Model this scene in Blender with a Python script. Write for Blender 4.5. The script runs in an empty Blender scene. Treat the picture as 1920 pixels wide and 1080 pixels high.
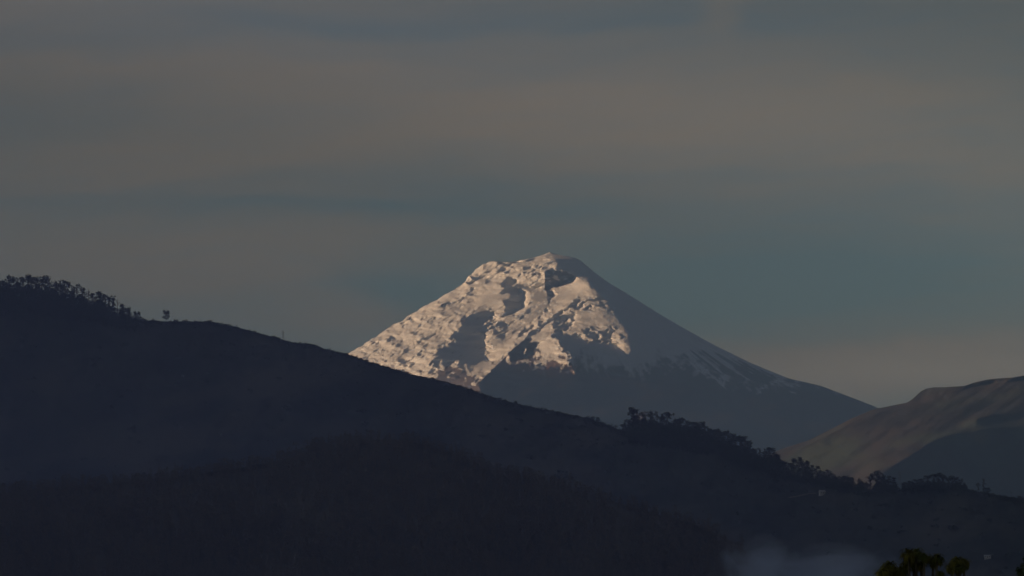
import bpy, math, random
import numpy as np
from mathutils import Vector, Matrix

R = math.radians
random.seed(7)
rng = np.random.RandomState(11)
scn = bpy.context.scene
C = scn.collection

# ------------------------------------------------------------------ camera
F = 10250.0                     # focal length in pixels of a 1920 wide frame
PITCH = R(3.07)
cam = bpy.data.cameras.new('camera')
cam.sensor_width = 36.0
cam.lens = 36.0 * F / 1920.0
cam.clip_start = 1.0
cam.clip_end = 400000.0
camo = bpy.data.objects.new('camera', cam)
camo.rotation_euler = (R(90) + PITCH, 0, 0)
C.objects.link(camo)
scn.camera = camo

# ------------------------------------------------------------------ light
SUN_EL = R(9.0)
SUN_DEL = R(8.0)                # how far towards the camera side of due left
sdir = Vector((-math.cos(SUN_EL) * math.cos(SUN_DEL), -math.cos(SUN_EL) * math.sin(SUN_DEL), math.sin(SUN_EL)))
sl = bpy.data.lights.new('sun', 'SUN')
sl.energy = 5.0
sl.color = (1.0, 0.64, 0.36)
sl.angle = R(0.5)
so = bpy.data.objects.new('sun', sl)
so.rotation_euler = sdir.to_track_quat('Z', 'Y').to_euler()
so.location = (0, -50, 60)
C.objects.link(so)

HAZE_DENSITY = 2.1e-5
HAZE_COLOR = (0.35, 0.60, 0.95)
HAZE_G = 0.75
VALLEY_DENSITY = 1.6e-4

vs = scn.view_settings
vs.view_transform = 'Standard'
vs.look = 'None'
vs.exposure = 1.02
vs.gamma = 1.0
vs.use_curve_mapping = False
scn.cycles.use_denoising = True
scn.cycles.max_bounces = 5
scn.cycles.diffuse_bounces = 2
scn.cycles.volume_bounces = 1
scn.cycles.transparent_max_bounces = 8

world = bpy.data.worlds.new('World')
scn.world = world
world.use_nodes = True
nt = world.node_tree
nt.nodes.clear()


class NB:
    """small helper that writes node maths"""
    def __init__(s, nt):
        s.nt = nt

    def new(s, t, **k):
        n = s.nt.nodes.new(t)
        for a, b in k.items():
            setattr(n, a, b)
        return n

    def put(s, sock, v):
        if isinstance(v, bpy.types.NodeSocket):
            s.nt.links.new(v, sock)
        else:
            sock.default_value = v

    def m(s, op, a, b=0.0, c=0.0):
        n = s.new('ShaderNodeMath', operation=op)
        s.put(n.inputs[0], a)
        s.put(n.inputs[1], b)
        s.put(n.inputs[2], c)
        return n.outputs[0]

    def clamp(s, a):
        n = s.new('ShaderNodeClamp')
        s.put(n.inputs[0], a)
        return n.outputs[0]

    def smooth(s, a, lo, hi, o0=0.0, o1=1.0):
        n = s.new('ShaderNodeMapRange', interpolation_type='SMOOTHSTEP')
        s.put(n.inputs[0], a)
        n.inputs[1].default_value = lo
        n.inputs[2].default_value = hi
        n.inputs[3].default_value = o0
        n.inputs[4].default_value = o1
        return n.outputs[0]

    def noise(s, vec, scale, detail=4.0, rough=0.5, dist=0.0):
        n = s.new('ShaderNodeTexNoise')
        if vec is not None:
            s.put(n.inputs['Vector'], vec)
        n.inputs['Scale'].default_value = scale
        n.inputs['Detail'].default_value = detail
        n.inputs['Roughness'].default_value = rough
        n.inputs['Distortion'].default_value = dist
        return n.outputs[0]

    def mix(s, f, a, b, blend='MIX'):
        n = s.new('ShaderNodeMix', data_type='RGBA', blend_type=blend)
        s.put(n.inputs[0], f)
        for i, v in ((6, a), (7, b)):
            if isinstance(v, tuple) and len(v) == 3:
                v = v + (1.0,)
            s.put(n.inputs[i], v)
        return n.outputs[2]

    def comb(s, x, y, z=0.0):
        n = s.new('ShaderNodeCombineXYZ')
        s.put(n.inputs[0], x)
        s.put(n.inputs[1], y)
        s.put(n.inputs[2], z)
        return n.outputs[0]


b = NB(nt)
sky = b.new('ShaderNodeTexSky', sky_type='NISHITA')
sky.sun_disc = False
sky.sun_elevation = SUN_EL
sky.sun_rotation = math.atan2(sdir.x, sdir.y) % (2 * math.pi)
sky.altitude = 2900.0
sky.air_density = 1.0
sky.dust_density = 1.2
sky.ozone_density = 1.0
tc = b.new('ShaderNodeTexCoord')
sep = b.new('ShaderNodeSeparateXYZ')
nt.links.new(tc.outputs['Generated'], sep.inputs[0])
X, Y, Z = sep.outputs
# azimuth and elevation in tenths of a degree, so cloud bands lie level all round the sky
az = b.m('MULTIPLY', b.m('ARCTAN2', X, Y), 10 * 180 / math.pi)
el = b.m('MULTIPLY', b.m('ARCSINE', Z), 10 * 180 / math.pi)
# slow warps that make the veils drift and fray
w1 = b.m('SUBTRACT', b.noise(b.comb(b.m('MULTIPLY', az, 0.022), b.m('MULTIPLY', el, 0.06)), 1.0, 4, 0.55), 0.5)
w2 = b.m('SUBTRACT', b.noise(b.comb(b.m('MULTIPLY', az, 0.05), b.m('MULTIPLY', el, 0.35), 7.0), 1.0, 5, 0.6), 0.5)
el2 = b.m('ADD', el, b.m('ADD', b.m('MULTIPLY', w1, 9.0), b.m('MULTIPLY', w2, 2.0)))
azw = b.m('ADD', az, b.m('MULTIPLY', w1, 40.0))


def patch(u, v, su, sv, amp, tilt=0.0):
    """soft elongated cloud patch centred on azimuth/elevation (given as frame pixels for reading off)"""
    a0, e0 = (u - 960) / 17.95, (1091 - v) / 17.95
    sa, se = su / 17.95, sv / 17.95
    da = b.m('SUBTRACT', azw, a0)
    de = b.m('ADD', b.m('SUBTRACT', el2, e0), b.m('MULTIPLY', da, tilt))
    q = b.m('ADD', b.m('POWER', b.m('DIVIDE', da, sa), 2.0), b.m('POWER', b.m('DIVIDE', de, se), 2.0))
    return b.m('MULTIPLY', b.m('EXPONENT', b.m('MULTIPLY', q, -1.0)), amp)


veil = b.noise(b.comb(b.m('MULTIPLY', azw, 0.012), b.m('MULTIPLY', el2, 0.09), 3.0), 1.0, 5, 0.5)
veil = b.m('MULTIPLY', b.m('SUBTRACT', veil, 0.5), 1.1)
acc = b.m('ADD', veil, 0.52)
for p in [
    (800, 45, 620, 32, -0.42, 0.0),
    (1700, 40, 420, 60, -0.30, 0.0),
    (150, 130, 220, 28, 0.25, 0.0),
    (1150, 240, 700, 80, 0.30, 0.02),
    (1800, 300, 300, 40, 0.18, 0.03),
    (350, 310, 500, 50, 0.22, 0.0),
    (1330, 30, 45, 40, 0.40, 0.0),
    (650, 390, 480, 30, -0.42, 0.03),
    (760, 530, 160, 40, -0.50, 0.0),
    (1450, 530, 520, 95, -0.62, -0.02),
    (1600, 705, 400, 42, 1.2, 0.0),
    (250, 520, 420, 60, 0.28, 0.0),
    (620, 600, 120, 30, 0.30, 0.0),
]:
    acc = b.m('ADD', acc, patch(*p))
# fine wisps drawn out along the bands
wisp = b.noise(b.comb(b.m('MULTIPLY', azw, 0.05), b.m('MULTIPLY', el2, 0.6), 1.5), 1.0, 6, 0.62)
acc = b.m('ADD', acc, b.m('MULTIPLY', b.m('SUBTRACT', wisp, 0.5), 0.55))
tl = b.m('ADD', el2, b.m('MULTIPLY', azw, -0.10))
fray = b.noise(b.comb(b.m('MULTIPLY', azw, 0.035), b.m('MULTIPLY', tl, 0.42), 9.5), 1.0, 7, 0.68, 0.6)
acc = b.m('ADD', acc, b.m('MULTIPLY', b.m('SUBTRACT', fray, 0.5), 0.7))
# the veil thins overhead, where the clear blue shows
cover = b.clamp(acc)
thin = b.smooth(el, 120.0, 500.0, 1.0, 0.25)
below = b.smooth(el, -40.0, 0.0, 0.0, 1.0)
cover = b.m('MULTIPLY', b.m('MULTIPLY', cover, thin), below)
SKY_STRENGTH = 0.05
thick = b.mix(b.smooth(el, 60.0, 350.0), (0.45, 0.50, 0.49), (0.72, 0.86, 1.06))   # low down one looks through the most murk
clear = b.mix(1.0, sky.outputs[0], thick, 'MULTIPLY')
cloud = b.mix(cover, clear, (3.20, 2.47, 1.58))
# the sky deepens a little with height, and goes on doing so above the picture
glow = b.m('ADD', 1.0, b.m('ADD', patch(1620, 725, 420, 55, 0.50), patch(1150, 250, 700, 90, 0.08)))
deep = b.m('MULTIPLY', glow, b.smooth(el, 0.0, 70.0, 1.42, 0.48))
cloud = b.mix(1.0, cloud, b.comb(deep, deep, deep), 'MULTIPLY')
bg = b.new('ShaderNodeBackground')
nt.links.new(cloud, bg.inputs[0])
bg.inputs[1].default_value = SKY_STRENGTH
wo = b.new('ShaderNodeOutputWorld')
nt.links.new(bg.outputs[0], wo.inputs[0])

# ------------------------------------------------------------------ helpers
SP, CP = math.sin(PITCH), math.cos(PITCH)


def world_pt(px, py, D):
    """point at forward distance D that a viewer at the origin sees in direction (px, py)"""
    xr = (np.asarray(px, float) - 960.0) / F
    yr = (540.0 - np.asarray(py, float)) / F
    dy = CP - yr * SP
    dz = SP + yr * CP
    return np.stack(np.broadcast_arrays(xr / dy * D, np.asarray(D, float), dz / dy * D), -1)


def tag(o, label=None, cat=None, group=None, kind=None):
    if label:
        o['label'] = label
    if cat:
        o['category'] = cat
    if group:
        o['group'] = group
    if kind:
        o['kind'] = kind
    return o


def mesh_np(name, v, quads, mat, smooth=True, attrs=None, tris=None):
    me = bpy.data.meshes.new(name)
    v = np.asarray(v, np.float32).reshape(-1, 3)
    n = len(v)
    loops = []
    starts = []
    if quads is not None and len(quads):
        loops.append(np.asarray(quads, np.int32).ravel())
        starts.append(np.arange(len(quads)) * 4)
    off = 0 if not loops else len(loops[0])
    if tris is not None and len(tris):
        loops.append(np.asarray(tris, np.int32).ravel())
        starts.append(off + np.arange(len(tris)) * 3)
    loops = np.concatenate(loops)
    starts = np.concatenate(starts)
    me.vertices.add(n)
    me.vertices.foreach_set('co', v.ravel())
    me.loops.add(len(loops))
    me.loops.foreach_set('vertex_index', loops.astype(np.int32))
    me.polygons.add(len(starts))
    me.polygons.foreach_set('loop_start', starts.astype(np.int32))
    me.polygons.foreach_set('use_smooth', np.full(len(starts), smooth, bool))
    for k, a in (attrs or {}).items():
        at = me.attributes.new(k, 'FLOAT', 'POINT')
        at.data.foreach_set('value', np.asarray(a, np.float32).ravel())
    me.update(calc_edges=True)
    me.validate()
    if mat:
        me.materials.append(mat)
    return me


def link(name, me, parent=None, loc=None):
    o = bpy.data.objects.new(name, me)
    C.objects.link(o)
    if parent:
        o.parent = parent
    if loc is not None:
        o.location = loc
    return o


def grid_quads(nr, nc, wrap=False):
    i = np.arange(nr - 1)[:, None]
    j = np.arange(nc if wrap else nc - 1)[None, :]
    a = i * nc + j
    bq = i * nc + (j + 1) % nc
    c = (i + 1) * nc + (j + 1) % nc
    d = (i + 1) * nc + j
    return np.stack([a, bq, c, d], -1).reshape(-1, 4)


def blur(a, s, sv=None):
    """gaussian blur through the frequency domain"""
    sv = s if sv is None else sv
    pad = int(3 * max(s, sv)) + 2
    ap = np.pad(a, pad, mode='edge')
    ky = np.fft.fftfreq(ap.shape[0])[:, None]
    kx = np.fft.rfftfreq(ap.shape[1])[None, :]
    g = np.exp(-2 * math.pi ** 2 * ((kx * s) ** 2 + (ky * sv) ** 2))
    r = np.fft.irfft2(np.fft.rfft2(ap) * g, s=ap.shape)
    return r[pad:-pad, pad:-pad]


def bandnoise(shape, s, sv=None, seed=0):
    """noise with features about s pixels wide, unit deviation"""
    r = np.random.RandomState(seed).randn(*shape)
    r = blur(r, s, sv)
    r -= r.mean()
    return r / (r.std() + 1e-9)


def fractal(shape, s, octaves, seed, stretch=1.0, gain=0.55):
    o = np.zeros(shape)
    a = 1.0
    for k in range(octaves):
        o += a * bandnoise(shape, s, s * stretch, seed + k * 13)
        a *= gain
        s *= 0.5
    return o


def poly_mask(poly, U, V):
    inside = np.zeros(np.broadcast(U, V).shape, bool)
    n = len(poly)
    for i in range(n):
        x0, y0 = poly[i]
        x1, y1 = poly[(i + 1) % n]
        if y0 == y1:
            continue
        c = ((V >= min(y0, y1)) & (V < max(y0, y1)))
        xi = x0 + (V - y0) / (y1 - y0) * (x1 - x0)
        inside ^= c & (U < xi)
    return inside.astype(float)


def band(pts, w, U, V):
    """1 inside a band of half width w round a polyline"""
    d = np.full(np.broadcast(U, V).shape, 1e9)
    for (x0, y0), (x1, y1) in zip(pts[:-1], pts[1:]):
        dx, dy = x1 - x0, y1 - y0
        t = np.clip(((U - x0) * dx + (V - y0) * dy) / (dx * dx + dy * dy), 0, 1)
        d = np.minimum(d, np.hypot(U - x0 - t * dx, V - y0 - t * dy))
    return np.clip(1.5 - d / w, 0, 1)


def poisson(g, gv, eps, lam):
    """relief whose sideways slope follows g (and vertical slope gv), pulled softly back to the base surface"""
    pad = 160
    gp = np.pad(g, pad)
    gvp = np.pad(gv, pad)
    ku = 2 * math.pi * np.fft.rfftfreq(gp.shape[1])[None, :]
    kv = 2 * math.pi * np.fft.fftfreq(gp.shape[0])[:, None]
    G = np.fft.rfft2(gp)
    H = np.fft.rfft2(gvp)
    B = (-1j * ku * G - 1j * eps * kv * H) / (ku ** 2 + eps * kv ** 2 + lam)
    r = np.fft.irfft2(B, s=gp.shape)
    return r[pad:-pad, pad:-pad]


def sample(a, u0, v0, U, V):
    x = np.clip(U - u0, 0, a.shape[1] - 1.001)
    y = np.clip(V - v0, 0, a.shape[0] - 1.001)
    i = y.astype(int)
    j = x.astype(int)
    fx = x - j
    fy = y - i
    return (a[i, j] * (1 - fx) * (1 - fy) + a[i, j + 1] * fx * (1 - fy) +
            a[i + 1, j] * (1 - fx) * fy + a[i + 1, j + 1] * fx * fy)


# ------------------------------------------------------------------ materials
def mat(name, rough=0.9):
    m = bpy.data.materials.new(name)
    m.use_nodes = True
    t = m.node_tree
    p = t.nodes['Principled BSDF']
    p.inputs['Roughness'].default_value = rough
    p.inputs['Specular IOR Level'].default_value = 0.15
    return m, NB(t), p


def mottled(name, c1, c2, scale, rough=0.95, coord='Object', detail=5, c3=None, s3=None, lo=0.35, hi=0.65):
    m, nb, p = mat(name, rough)
    t = nb.new('ShaderNodeTexCoord')
    f = nb.smooth(nb.noise(t.outputs[coord], scale, detail, 0.6), lo, hi)
    col = nb.mix(f, c1, c2)
    if c3:
        g = nb.smooth(nb.noise(t.outputs[coord], s3, 4, 0.55), 0.45, 0.62)
        col = nb.mix(g, col, c3)
    nb.nt.links.new(col, p.inputs['Base Color'])
    return m


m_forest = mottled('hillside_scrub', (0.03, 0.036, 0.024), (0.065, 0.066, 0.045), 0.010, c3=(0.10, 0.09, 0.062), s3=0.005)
m_spur = mottled('spur_undergrowth', (0.085, 0.070, 0.045), (0.13, 0.105, 0.065), 0.03)
m_ground = mottled('valley_ground', (0.05, 0.06, 0.03), (0.10, 0.09, 0.05), 0.004)
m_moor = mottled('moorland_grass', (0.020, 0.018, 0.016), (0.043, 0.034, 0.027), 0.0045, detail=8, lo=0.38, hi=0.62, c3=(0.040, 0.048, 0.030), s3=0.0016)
m_trunk = mottled('bark', (0.09, 0.075, 0.055), (0.16, 0.14, 0.11), 3.0)
m_pale = mottled('rendered_wall', (0.55, 0.53, 0.48), (0.7, 0.68, 0.62), 0.8)
m_roof = mottled('roof_sheet', (0.42, 0.42, 0.42), (0.55, 0.54, 0.52), 1.2)
m_glass = mottled('dark_window', (0.03, 0.035, 0.04), (0.05, 0.05, 0.05), 2.0, rough=0.2)
m_steel = mottled('galvanised_steel', (0.16, 0.16, 0.165), (0.26, 0.26, 0.26), 1.5, rough=0.6)
m_track = mottled('dirt_track', (0.20, 0.165, 0.12), (0.30, 0.25, 0.18), 0.15)


def leaf_mat(name, c1, c2, scale=0.6):
    m, nb, p = mat(name, 0.7)
    t = nb.new('ShaderNodeTexCoord')
    oi = nb.new('ShaderNodeObjectInfo')
    f = nb.smooth(nb.noise(t.outputs['Object'], scale, 3, 0.6), 0.35, 0.65)
    col = nb.mix(f, c1, c2)
    hv = nb.new('ShaderNodeHueSaturation')
    nb.nt.links.new(col, hv.inputs['Color'])
    nb.nt.links.new(nb.m('ADD', nb.m('MULTIPLY', oi.outputs['Random'], 0.6), 0.7), hv.inputs['Value'])
    nb.nt.links.new(hv.outputs[0], p.inputs['Base Color'])
    return m


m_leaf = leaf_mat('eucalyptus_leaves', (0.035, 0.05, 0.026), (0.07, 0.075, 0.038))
m_leaf_brown = leaf_mat('spur_tree_leaves', (0.10, 0.078, 0.042), (0.20, 0.15, 0.08))
m_yucca = leaf_mat('strap_leaves', (0.07, 0.09, 0.018), (0.20, 0.17, 0.03), 2.0)
m_shrub_leaf = leaf_mat('bush_leaves', (0.03, 0.05, 0.02), (0.08, 0.10, 0.04), 2.0)

# snow and rock: attribute 'snow' says where snow lies, noise breaks its edge
m_volcano, nb, p = mat('snow_and_rock', 0.8)
tcn = nb.new('ShaderNodeTexCoord')
att = nb.new('ShaderNodeAttribute', attribute_name='snow')
mp = nb.new('ShaderNodeMapping')
mp.inputs['Scale'].default_value = (1.0, 1.0, 0.22)
nb.nt.links.new(tcn.outputs['Object'], mp.inputs[0])
n1 = nb.noise(mp.outputs[0], 0.02, 6, 0.65, 0.4)
n2 = nb.noise(tcn.outputs['Object'], 0.006, 5, 0.6)
s = nb.m('ADD', att.outputs['Fac'], nb.m('MULTIPLY', nb.m('SUBTRACT', n1, 0.5), 0.9))
s = nb.smooth(s, 0.32, 0.72)
rock = nb.mix(nb.smooth(n2, 0.38, 0.62), (0.115, 0.10, 0.108), (0.165, 0.130, 0.122))
att2 = nb.new('ShaderNodeAttribute', attribute_name='red')
rock = nb.mix(nb.m('MULTIPLY', att2.outputs['Fac'], 0.8), rock, (0.22, 0.11, 0.075))
snow = nb.mix(nb.smooth(nb.noise(tcn.outputs['Object'], 0.012, 5, 0.6), 0.4, 0.7), (0.86, 0.85, 0.83), (0.74, 0.72, 0.69))
nb.nt.links.new(nb.mix(s, rock, snow), p.inputs['Base Color'])
p.inputs['Specular IOR Level'].default_value = 0.05

# ------------------------------------------------------------------ ground


def ground_z(x, y):
    t = np.clip((np.asarray(y, float) - 40) / 1500.0, 0, 1)
    t = t * t * (3 - 2 * t)
    s_ = np.clip(np.asarray(y, float) / 150.0, 0, 1)
    return -1.7 - 6.5 * s_ - 142.0 * t


ys = np.concatenate([np.linspace(-4000, 0, 6), np.linspace(20, 2000, 60), np.linspace(2300, 88000, 60)])
xs = np.concatenate([np.linspace(-44000, -1500, 24), np.linspace(-1200, 1200, 49), np.linspace(1500, 44000, 24)])
gx, gy = np.meshgrid(xs, ys)
gz = ground_z(gx, gy)
gme = mesh_np('ground', np.stack([gx, gy, gz], -1), grid_quads(len(ys), len(xs)), m_ground)
tag(link('ground', gme), 'valley floor and plain between the hills', kind='structure')

# ------------------------------------------------------------------ volcano
DV = 50000.0
MV = DV / F
left = [(474, 1030), (477, 1023), (481, 1013), (485, 1002), (489, 989), (492, 974), (495, 952), (496.5, 928), (499, 912), (502.5, 903), (508, 893), (515, 885),
        (525, 877), (535, 868), (548, 850), (560, 826), (575, 800), (605, 750), (637, 700), (662, 660), (740, 540), (830, 400), (940, 200), (1100, -150)]
right = [(474, 1032), (478, 1045), (481, 1062), (486, 1078), (492, 1089), (502, 1101), (512, 1113), (533, 1140), (557, 1180), (588, 1230), (618, 1281),
         (650, 1339), (680, 1400), (697, 1440), (713, 1480), (717, 1500), (726, 1540), (745, 1590), (765, 1642), (830, 1810), (940, 2080), (1100, 2450)]
U0, V0 = 540, 460
UU, VV = np.meshgrid(np.arange(U0, 1720).astype(float), np.arange(V0, 900).astype(float))


def xl(v):
    return np.interp(v, [a for a, _ in left], [c for _, c in left])


def xr_(v):
    return np.interp(v, [a for a, _ in right], [c for _, c in right])


def xr_smooth(v):
    """right flank without its small shoulder"""
    pts_ = sorted([(c, a) for c, a in right if c <= 680 or c >= 765] + [(700, 1447), (715, 1489), (730, 1533), (747, 1585)])
    return np.interp(v, [a for a, _ in pts_], [c for _, c in pts_])


def vdepth(v):
    return 1.72 * np.maximum(v - 474, 0) + 8 * (1 - np.exp(-np.maximum(v - 473, 0) / 4.0))


XL, XR = xl(VV), xr_smooth(VV)
XC, HW = (XL + XR) / 2, np.maximum((XR - XL) / 2, 1)
cs = np.clip((UU - XC) / HW, -0.995, 0.995)
dome = -vdepth(VV) * np.sqrt(1 - cs ** 2)                 # depth in px, smaller is nearer
p_cone = -np.gradient(dome, axis=1)
p_cone = np.clip(p_cone, -2.5, 2.5)

S1 = [(884, 599), (911, 589), (926, 594), (923, 607), (909, 617), (914, 632), (913, 654), (912, 670), (917, 687), (905, 692), (893, 700),
      (884, 716), (872, 712), (862, 690), (845, 702), (830, 704), (809, 701), (815, 691), (829, 666), (844, 660), (850, 642), (860, 626), (874, 609)]
S2 = [(951, 525), (960, 525), (964, 541), (975, 553), (982, 564), (978, 578), (980, 588), (969, 590), (964, 597), (949, 601), (943, 597),
      (949, 586), (943, 575), (952, 567), (956, 558), (940, 553), (938, 545), (947, 534)]
S2B = [(923, 596), (940, 606), (950, 618), (942, 635), (936, 645), (926, 640), (922, 625), (912, 617), (920, 607)]
ROCKW = [(1021, 515), (1027, 512), (1054, 514), (1065, 515), (1077, 523), (1073, 531), (1053, 540), (1040, 545), (1032, 547), (1038, 556),
         (1036, 565), (1027, 564), (1021, 553), (1021, 534)]
S4 = [(1031, 474), (1031, 484), (1041, 491), (1045, 501), (1041, 510), (1064, 514), (1082, 527), (1097, 527), (1104, 536), (1110, 545),
      (1120, 556), (1136, 572), (1152, 588), (1147, 597), (1158, 608), (1166, 623), (1173, 638), (1176, 660), (1178, 681), (1190, 740),
      (1200, 900), (1720, 900), (1720, 460), (1031, 460)]
S5 = [(1036, 639), (1056, 637), (1080, 643), (1099, 652), (1114, 655), (1121, 654), (1140, 656), (1151, 663), (1166, 676), (1180, 681),
      (1200, 780), (1090, 900), (1060, 800), (1075, 720), (1060, 681), (1049, 665), (1040, 650), (1032, 637)]
S5B = [(1049, 600), (1071, 600), (1074, 610), (1073, 618), (1064, 630), (1050, 638), (1034, 634), (1031, 618), (1034, 610)]
S6A = [(1093, 626), (1112, 630), (1118, 650), (1106, 650), (1095, 640)]
S6B = [(1120, 636), (1140, 622), (1146, 630), (1140, 645), (1142, 655), (1122, 652)]
S7 = [(1008, 626), (1015, 630), (997, 643), (992, 656), (1008, 654), (1003, 663), (1004, 674), (990, 687), (971, 692), (955, 700), (930, 725),
      (905, 752), (900, 738), (925, 712), (946, 684), (966, 665), (978, 654), (997, 631)]
LOW = [(905, 752), (930, 725), (955, 700), (990, 695), (1030, 706), (1060, 706), (1075, 720), (1060, 800), (900, 800)]
shade = np.zeros_like(UU)
for pl, a in ((S1, 1), (S2, 1), (S2B, .6), (ROCKW, 1), (S5, 1), (S5B, .75), (S6A, .75), (S6B, .75), (S7, 1), (LOW, 1)):
    shade = np.maximum(shade, a * poly_mask(pl, UU, VV))
for pts, w, a in [
    ([(1081, 571), (1064, 586), (1045, 599), (1032, 610), (1008, 627)], 2.6, 1.0),      # under the diagonal ridge
    ([(1090, 580), (1075, 585)], 4.0, .8), ([(1113, 571), (1104, 573)], 4.0, .7), ([(1128, 583), (1108, 584), (1090, 592)], 1.6, .7),
    ([(1029, 570), (1024, 588), (1010, 604), (985, 625), (970, 645)], 2.0, .6),
    ([(962, 496), (948, 505), (935, 514)], 2.6, .9), ([(993, 504), (982, 511)], 3.0, .9), ([(1005, 487), (985, 494)], 1.5, .7),
    ([(1010, 520), (985, 520), (975, 525)], 2.0, .7), ([(1010, 540), (982, 545), (965, 541)], 2.0, .8), ([(1012, 548), (990, 547)], 2.0, .7),
    ([(892, 527), (878, 535)], 2.2, .8), ([(918, 531), (910, 536)], 1.8, .7), ([(888, 545), (880, 560)], 2.5, .6),
    ([(1014, 505), (1003, 512)], 2.0, .8), ([(1025, 486), (1040, 490)], 2.0, .6),
    ([(900, 604), (893, 600)], 2.0, .6), ([(870, 565), (862, 568)], 3.0, .6), ([(840, 575), (831, 581)], 3.0, .7),
    ([(810, 605), (805, 612)], 3.0, .7), ([(822, 636), (810, 640)], 3.2, .8), ([(745, 655), (755, 650)], 3.2, .6),
    ([(715, 648), (708, 653)], 3.5, .7), ([(693, 662), (690, 668)], 3.5, .7), ([(765, 693), (760, 690)], 4.0, .7), ([(770, 665), (768, 672)], 3.0, .6),
    ([(798, 672), (795, 680)], 3.2, .7), ([(740, 640), (735, 645)], 2.4, .6)]:
    shade = np.maximum(shade, a * band(pts, w, UU, VV))
# lit ribs inside the shade
lit = np.zeros_like(UU)
for pts, w, a in [
    ([(985, 668), (982, 676)], 2.2, .9), ([(953, 684), (951, 690), (956, 697)], 3.4, 1), ([(876, 698), (878, 708), (886, 722)], 2.2, .9), ([(893, 712), (886, 730)], 1.8, .8),
    ([(856, 650), (855, 654)], 1.8, .7), ([(832, 690), (830, 700)], 3.5, .5), ([(1150, 644), (1158, 660), (1166, 676)], 5, .45),
    ([(1234, 647), (1246, 660)], 2.2, .9), ([(1238, 716), (1236, 722)], 2.5, .7), ([(1302, 692), (1318, 716)], 1.6, .5),
    ([(1225, 742), (1235, 765)], 3, .12), ([(1405, 785), (1450, 815)], 4, .12), ([(1060, 712), (1066, 735)], 4, .1)]:
    lit = np.maximum(lit, a * band(pts, w, UU, VV))
MID = [(985, 560), (1030, 575), (1010, 600), (985, 625), (940, 660), (925, 650), (945, 620), (985, 595)]
mid = poly_mask(MID, UU, VV)
shape = UU.shape
s4_ = poly_mask(S4, UU, VV)
soft_ = np.clip((VV - 565) / 45.0, 0, 1)
shade = np.maximum(shade, s4_ * (1 - soft_) + blur(s4_, 8.0) * soft_)

def rotnoise(sl, ss, ang_deg, seed):
    """noise drawn out along a direction (degrees, up to the right positive)"""
    r = np.random.RandomState(seed).randn(*shape)
    ky = np.fft.fftfreq(shape[0])[:, None]
    kx = np.fft.rfftfreq(shape[1])[None, :]
    a_ = R(ang_deg)
    kl = kx * math.cos(a_) - ky * math.sin(a_)
    ks = kx * math.sin(a_) + ky * math.cos(a_)
    gg = np.exp(-2 * math.pi ** 2 * ((kl * sl) ** 2 + (ks * ss) ** 2))
    r = np.fft.irfft2(np.fft.rfft2(r) * gg, s=shape)
    return (r - r.mean()) / (r.std() + 1e-9)


sn0 = np.interp(UU, [540, 800, 870, 905, 925, 960, 1045, 1180], [800, 730, 725, 742, 716, 695, 706, 690])
na = rotnoise(4.0, 1.4, 35, 5)          # crescents following the left slope
nb_ = rotnoise(2.1, 0.9, 30, 6)
nf = rotnoise(1.3, 0.8, 35, 16)
nc_ = rotnoise(9.0, 3.5, 40, 7)
nd = rotnoise(8.0, 1.2, 42, 8)          # long streaks along the diagonal ridge
ne = rotnoise(5.0, 1.2, -28, 9)         # streaks of the right shoulder
jag = rotnoise(2.2, 1.2, 35, 10)
sb = blur(shade, 1.0)
near_edge = (blur(shade, 3.5) > 0.06) * (blur(shade, 3.5) < 0.94)
term = np.clip((UU - 1120) / 30, 0, 1)   # the terminator itself is soft, not ragged
shade = np.clip(sb + 0.42 * (jag + 0.5 * na) * near_edge * (1 - term) * (VV < sn0 + 4), 0, 1)
shade = np.where(near_edge, np.clip((shade - 0.5) * 1.9 + 0.5, 0, 1), shade)
tcurve = np.interp(VV, [460, 484, 505, 514, 527, 536, 556, 572, 588, 597, 608, 623, 638, 660, 681, 740], [1034, 1036, 1048, 1066, 1099, 1106, 1122, 1138, 1153, 1150, 1159, 1168, 1175, 1180, 1182, 1200])
sun_side = np.clip((tcurve + np.interp(VV, [540, 600], [4, 26]) - UU) / np.interp(VV, [540, 600], [18, 62]), 0, 1) * np.clip((740 - VV) / 30, 0, 1)
flank = np.clip((950 - UU) / 40.0, 0, 1) * np.clip((VV - 500) / 40, 0, 1) * np.clip((900 - UU + (VV - 560) * 1.2) / 60 + .4, 0, 1)
smoothp = blur(poly_mask([(895, 560), (935, 545), (955, 560), (940, 590), (900, 590), (880, 580)], UU, VV), 6)
smoothp = np.maximum(smoothp, blur(poly_mask([(1040, 548), (1090, 535), (1100, 550), (1060, 580), (1035, 580)], UU, VV), 5))
smoothp = np.maximum(smoothp, blur(poly_mask([(1078, 595), (1125, 592), (1150, 605), (1140, 618), (1100, 624), (1078, 612)], UU, VV), 4))
midz = blur(poly_mask([(965, 545), (1030, 560), (1030, 580), (1000, 612), (960, 650), (925, 665), (918, 640), (945, 600), (980, 580)], UU, VV), 5)
topz = blur(poly_mask([(900, 500), (1030, 480), (1045, 510), (1020, 520), (1020, 555), (960, 545), (955, 520), (880, 535)], UU, VV), 5)
shoulder = blur(poly_mask([(1030, 600), (1080, 565), (1120, 560), (1160, 600), (1175, 680), (1130, 655), (1090, 645), (1040, 640)], UU, VV), 4)
dens_ = np.clip(0.55 + 0.45 * nc_, 0.1, 1.2) * np.clip((VV - 540) / 50, 0.35, 1)
spots = flank * dens_ * (0.8 * np.clip(na - 0.7, 0, 1) + 0.8 * np.clip(nb_ - 0.9, 0, 1))
crestc = blur(band([(1098, 532), (1078, 560), (1048, 585), (1010, 612), (975, 645), (945, 672), (915, 705)], 7, UU, VV), 2)
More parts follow.
